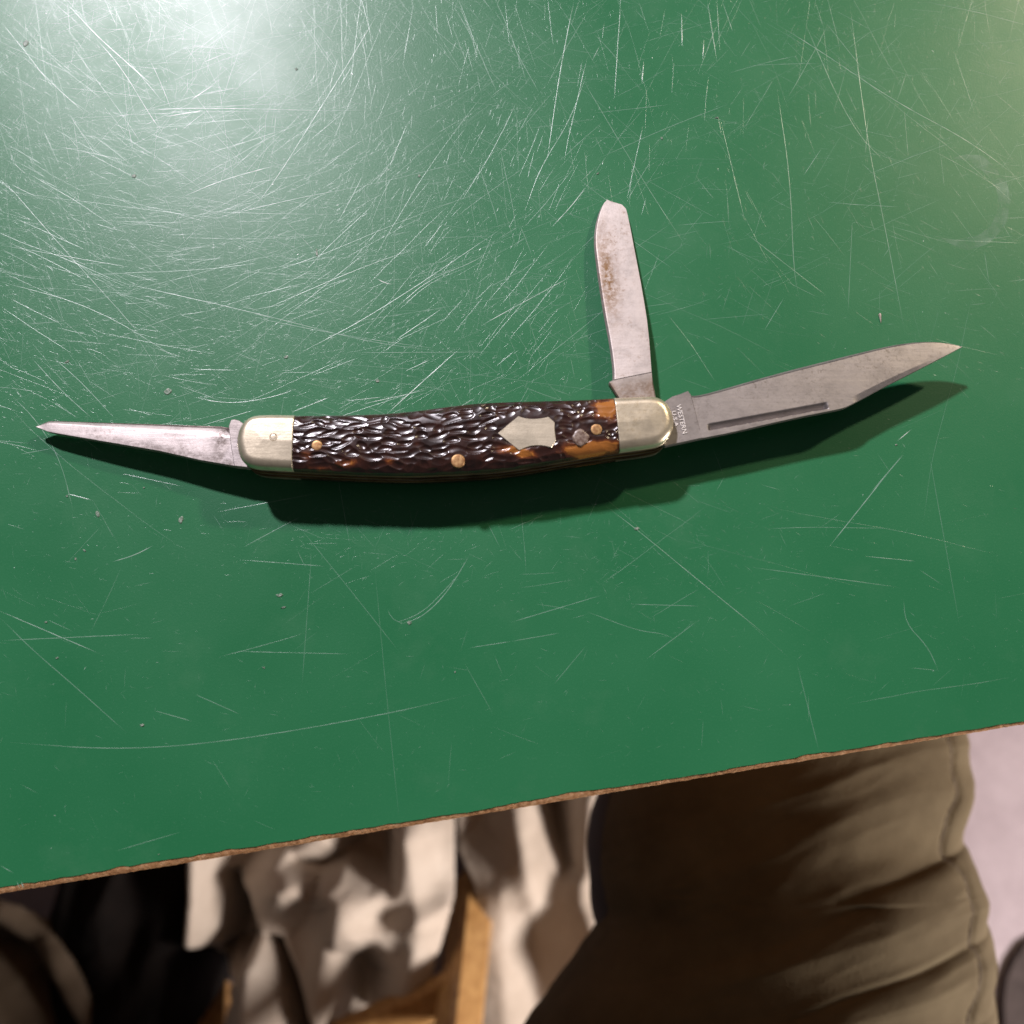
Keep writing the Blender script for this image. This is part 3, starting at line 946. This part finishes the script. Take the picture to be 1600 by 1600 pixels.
# ------------------------------------------------------------------ wooden chair the person sits on
RF, LF = at(742, 1378, FZ), at(347, 1556, FZ)          # feet of the front legs
RT, LT = at(694, 1790, -.46), at(318, 1960, -.46)      # where they meet the seat
chair = thing("chair", "light brown wooden chair with square legs and a rung below the table edge", "chair", (RF + LF) / 2)
def bar(name, p0, p1, w0, w1, d0, roll, bevel=.003):
    """tapered square bar"""
    p0, p1 = Vector(p0), Vector(p1)
    ax = (p1 - p0).normalized(); s_ = ax.cross(Vector((0, 0, 1))).normalized(); t_ = s_.cross(ax).normalized()
    R_ = Matrix.Rotation(roll, 3, ax); s_ = R_ @ s_; t_ = R_ @ t_
    v, f = [], []
    for p, w_ in ((p0, w0), (p1, w1)):
        a_, b_, c_ = w_ / 2, d0 / 2, bevel
        for x, y in [(-a_ + c_, -b_), (a_ - c_, -b_), (a_, -b_ + c_), (a_, b_ - c_), (a_ - c_, b_), (-a_ + c_, b_), (-a_, b_ - c_), (-a_, -b_ + c_)]:
            v.append(tuple(p + s_ * x + t_ * y))
    f = [(i, (i + 1) % 8, 8 + (i + 1) % 8, 8 + i) for i in range(8)] + [tuple(range(8))[::-1], tuple(range(8, 16))]
    return link_mesh(name, v, f, WOOD, chair, False)
up = Vector((0, 0, .016))
bar("leg", RF + up, RT, .030, .023, .028, math.radians(-32))
bar("leg", LF + up, LT, .030, .023, .028, math.radians(-32))
back = Vector((.05, -.34, 0))
for p, q in ((RF, RT), (LF, LT)):
    bar("leg", p + back + up, q + back * .6, .026, .022, .026, math.radians(-20))
bar("rung", RF.lerp(RT, .50), LF.lerp(LT, .50), .026, .026, .020, math.radians(-10))
cdir = (RT - LT); cdir.z = 0; cdir.normalize(); cb = Vector((cdir.y, -cdir.x, 0))
sp = [LT - cdir * .06, RT + cdir * .10, RT + cdir * .10 + cb * .36, LT - cdir * .06 + cb * .36]
prism("seat", sp, -.46, -.435, WOOD, chair, .003)

# ------------------------------------------------------------------ crumpled canvas on the floor
def bump_poly(x, y, poly, soft):
    """0 outside, 1 well inside a convex-ish px polygon (array version)"""
    n = len(poly)
    dmin = np.full(x.shape, 1e9); inside = np.zeros(x.shape, bool)
    for i in range(n):
        (ax, ay), (bx, by) = poly[i], poly[(i + 1) % n]
        d, _ = seg_d(x, y, (ax, ay), (bx, by)); dmin = np.minimum(dmin, d)
        cond = ((ay > y) != (by > y)) & (x < (bx - ax) * (y - ay) / (by - ay + 1e-9) + ax)
        inside ^= cond
    s = np.where(inside, dmin, -dmin)
    t = np.clip(s / soft * .5 + .5, 0, 1)
    return t * t * (3 - 2 * t)

def cloth(name, label, boundary, nx, ny, zbase, valleys, ridges, mat, rough=.0028):
    """heavy crumpled sheet over the px rectangle, kept inside its outline; thickness 1.5 mm"""
    xs_ = [p[0] for p in boundary]; ys_ = [p[1] for p in boundary]
    gx, gy = np.meshgrid(np.linspace(min(xs_), max(xs_), nx), np.linspace(min(ys_), max(ys_), ny), indexing='ij')
    hgt = np.zeros_like(gx)
    for poly, dep, soft in valleys: hgt -= .85 * dep * bump_poly(gx, gy, poly, soft * 1.5)
    for line, hh, wd in ridges:
        for a_, b_ in zip(line[:-1], line[1:]):
            d, t = seg_d(gx, gy, a_, b_)
            hgt = np.maximum(hgt, hgt + 0) + 0
        dm = np.min([seg_d(gx, gy, a_, b_)[0] for a_, b_ in zip(line[:-1], line[1:])], axis=0)
        hgt += .85 * hh * np.exp(-(dm / (wd * 1.25)) ** 1.5)
    XYc = atn(gx, gy, zbase)
    v = []
    ins = bump_poly(gx, gy, boundary, 2) > .5
    for i in range(nx):
        for j in range(ny):
            x, y = XYc[i, j]
            z = zbase + hgt[i, j] + rough * noise.fractal(Vector((x * 22, y * 22, 3)), 1.0, 2.0, 4)
            v.append((x, y, max(z, FZ + .004)))
    f = [q for q in grid_faces(nx, ny) if all(ins.ravel()[k] for k in q)]
    o = link_mesh(name, v, f, mat)
    o.data.flip_normals()
    md = o.modifiers.new("thickness", 'SOLIDIFY'); md.thickness = .0015; md.offset = -1
    tag(o, label, "cloth")
    return o
cloth("canvas_cloth", "crumpled tan canvas on the floor between the chair leg and khaki trousers",
      [(716,1150),(1120,1150),(1120,1760),(640,1760),(700,1500),(752,1440),(740,1380),(712,1330)], 150, 190, FZ + .06,
      [([(838,1230),(893,1230),(890,1350),(872,1320)], .07, 20), ([(740,1240),(785,1250),(775,1320),(700,1320)], .03, 30),
       ([(810,1420),(850,1400),(880,1600),(840,1680),(800,1500)], .018, 40)],
      [([(800,1250),(830,1400)], .025, 26), ([(915,1250),(905,1400),(935,1500)], .03, 30), ([(785,1400),(790,1600)], .02, 40), ([(960,1440),(900,1620)], .03, 35)], CANVAS)
cloth("canvas_cloth", "tan canvas heap with deep folds between the dark bag and chair leg",
      [(300,1200),(712,1200),(711,1395),(690,1470),(668,1542),(600,1570),(520,1606),(470,1700),(330,1700),(368,1560),(345,1530),(288,1500),(303,1440)], 190, 210, FZ + .125,
      [([(362,1300),(430,1260),(470,1290),(400,1345),(362,1370)], .05, 22), ([(465,1345),(520,1330),(560,1270),(612,1260),(612,1375),(590,1370),(540,1345),(500,1378)], .065, 18),
       ([(352,1370),(380,1400),(400,1462),(385,1510),(326,1500)], .085, 14), ([(270,1478),(325,1485),(350,1540),(280,1530)], .06, 14), ([(425,1462),(440,1465),(500,1610),(478,1640)], .06, 10),
       ([(540,1480),(575,1475),(595,1520),(575,1590),(525,1600)], .055, 24), ([(320,1500),(380,1520),(370,1560),(340,1545)], .02, 20)],
      [([(326,1250),(326,1400),(320,1460)], .05, 15), ([(455,1385),(500,1365),(545,1400),(530,1500),(512,1600)], .045, 34), ([(408,1500),(402,1620)], .05, 30), ([(640,1310),(660,1440),(640,1540)], .03, 32),
       ([(570,1455),(640,1440),(700,1410)], .02, 20), ([(610,1380),(560,1420)], .02, 26)], CANVAS)
cloth("canvas_cloth", "shaded tan canvas with diagonal folds at the lower left corner",
      [(-260,1380),(-60,1380),(40,1410),(85,1435),(130,1500),(160,1560),(255,1700),(-260,1700)], 110, 100, FZ + .14,
      [([(0,1440),(60,1470),(150,1640),(110,1640),(40,1520),(-40,1480)], .05, 24)],
      [([(10,1430),(90,1500),(150,1600)], .03, 26), ([(-20,1520),(50,1600)], .04, 30)], SHADED_CANVAS)

# black bag slumped on the floor
def lump(name, cx_, cy_, rx, ry, h_, mat, label, cat, seed, nn=70, mm=40):
    v, f = [], []
    for i in range(mm):
        e = i / (mm - 1) * math.pi / 2
        for j in range(nn):
            a_ = 2 * math.pi * j / nn
            q = 1 + .22 * noise.noise(Vector((math.cos(a_) * 1.6, math.sin(a_) * 1.6, seed))) + .08 * noise.noise(Vector((math.cos(a_) * 4, math.sin(a_) * 4, seed + e * 2)))
            r_ = math.cos(e) ** .6
            v.append((cx_ + rx * r_ * q * math.cos(a_), cy_ + ry * r_ * q * math.sin(a_),
                      FZ + .002 + h_ * math.sin(e) ** .8 * (1 + .18 * noise.noise(Vector((math.cos(a_) * r_ * 2.2, math.sin(a_) * r_ * 2.2, seed + 9))))))
    for i in range(mm - 1):
        for j in range(nn):
            k = (j + 1) % nn
            f.append((i * nn + j, i * nn + k, (i + 1) * nn + k, (i + 1) * nn + j))
    o = link_mesh(name, v, f, mat)
    return tag(o, label, cat)
bc = at(205, 1450, FZ + .1)
lump("black_bag", bc.x, bc.y, .068, .115, .16, BLACK, "black cloth bag on the floor beneath the left table edge", "bag", 2.3)

# flat dark patch on the floor at the right
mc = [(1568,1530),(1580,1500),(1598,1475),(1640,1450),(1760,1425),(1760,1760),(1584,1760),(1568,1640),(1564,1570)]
mo = prism("dark_floor_patch", [at(p[0], p[1], FZ + .006) for p in mc], FZ + .0005, FZ + .008, DARK_PATCH, None, .002)
tag(mo, "dark brown patch on the pinkish floor beside the trouser leg", "mat")

# pale splinter lying above the long blade
c0 = at(1375, 497, 0)
v = []
for (x, y, z) in [(-.55,.75,.05),(-.2,1.0,.35),(.25,.9,.3),(.6,.7,.05),(.2,.1,.42),(-.15,0,.3),(.12,-1.3,.12),(.3,-.2,.05),(-.3,.1,.02)]:
    v.append((c0.x + x * .55 * MM, c0.y + y * .95 * MM, .00002 + z * .9 * MM))
cr = link_mesh("splinter", v, [(0,1,5,8),(1,2,4,5),(2,3,7,4),(5,4,6),(4,7,6),(8,5,6),(0,3,2,1),(0,8,6,7,3)], None, None, False)
M = Mat("pale_wood").set(rough=.6, spec=.4); M.to(M.ramp(M.noise(2500, 3), [(.35, (.22, .16, .12)), (.65, (.55, .48, .42))]), 'Base Color')
cr.data.materials.append(M.m)
tag(cr, "tiny pale splinter on the green table top above the long right blade", "splinter")
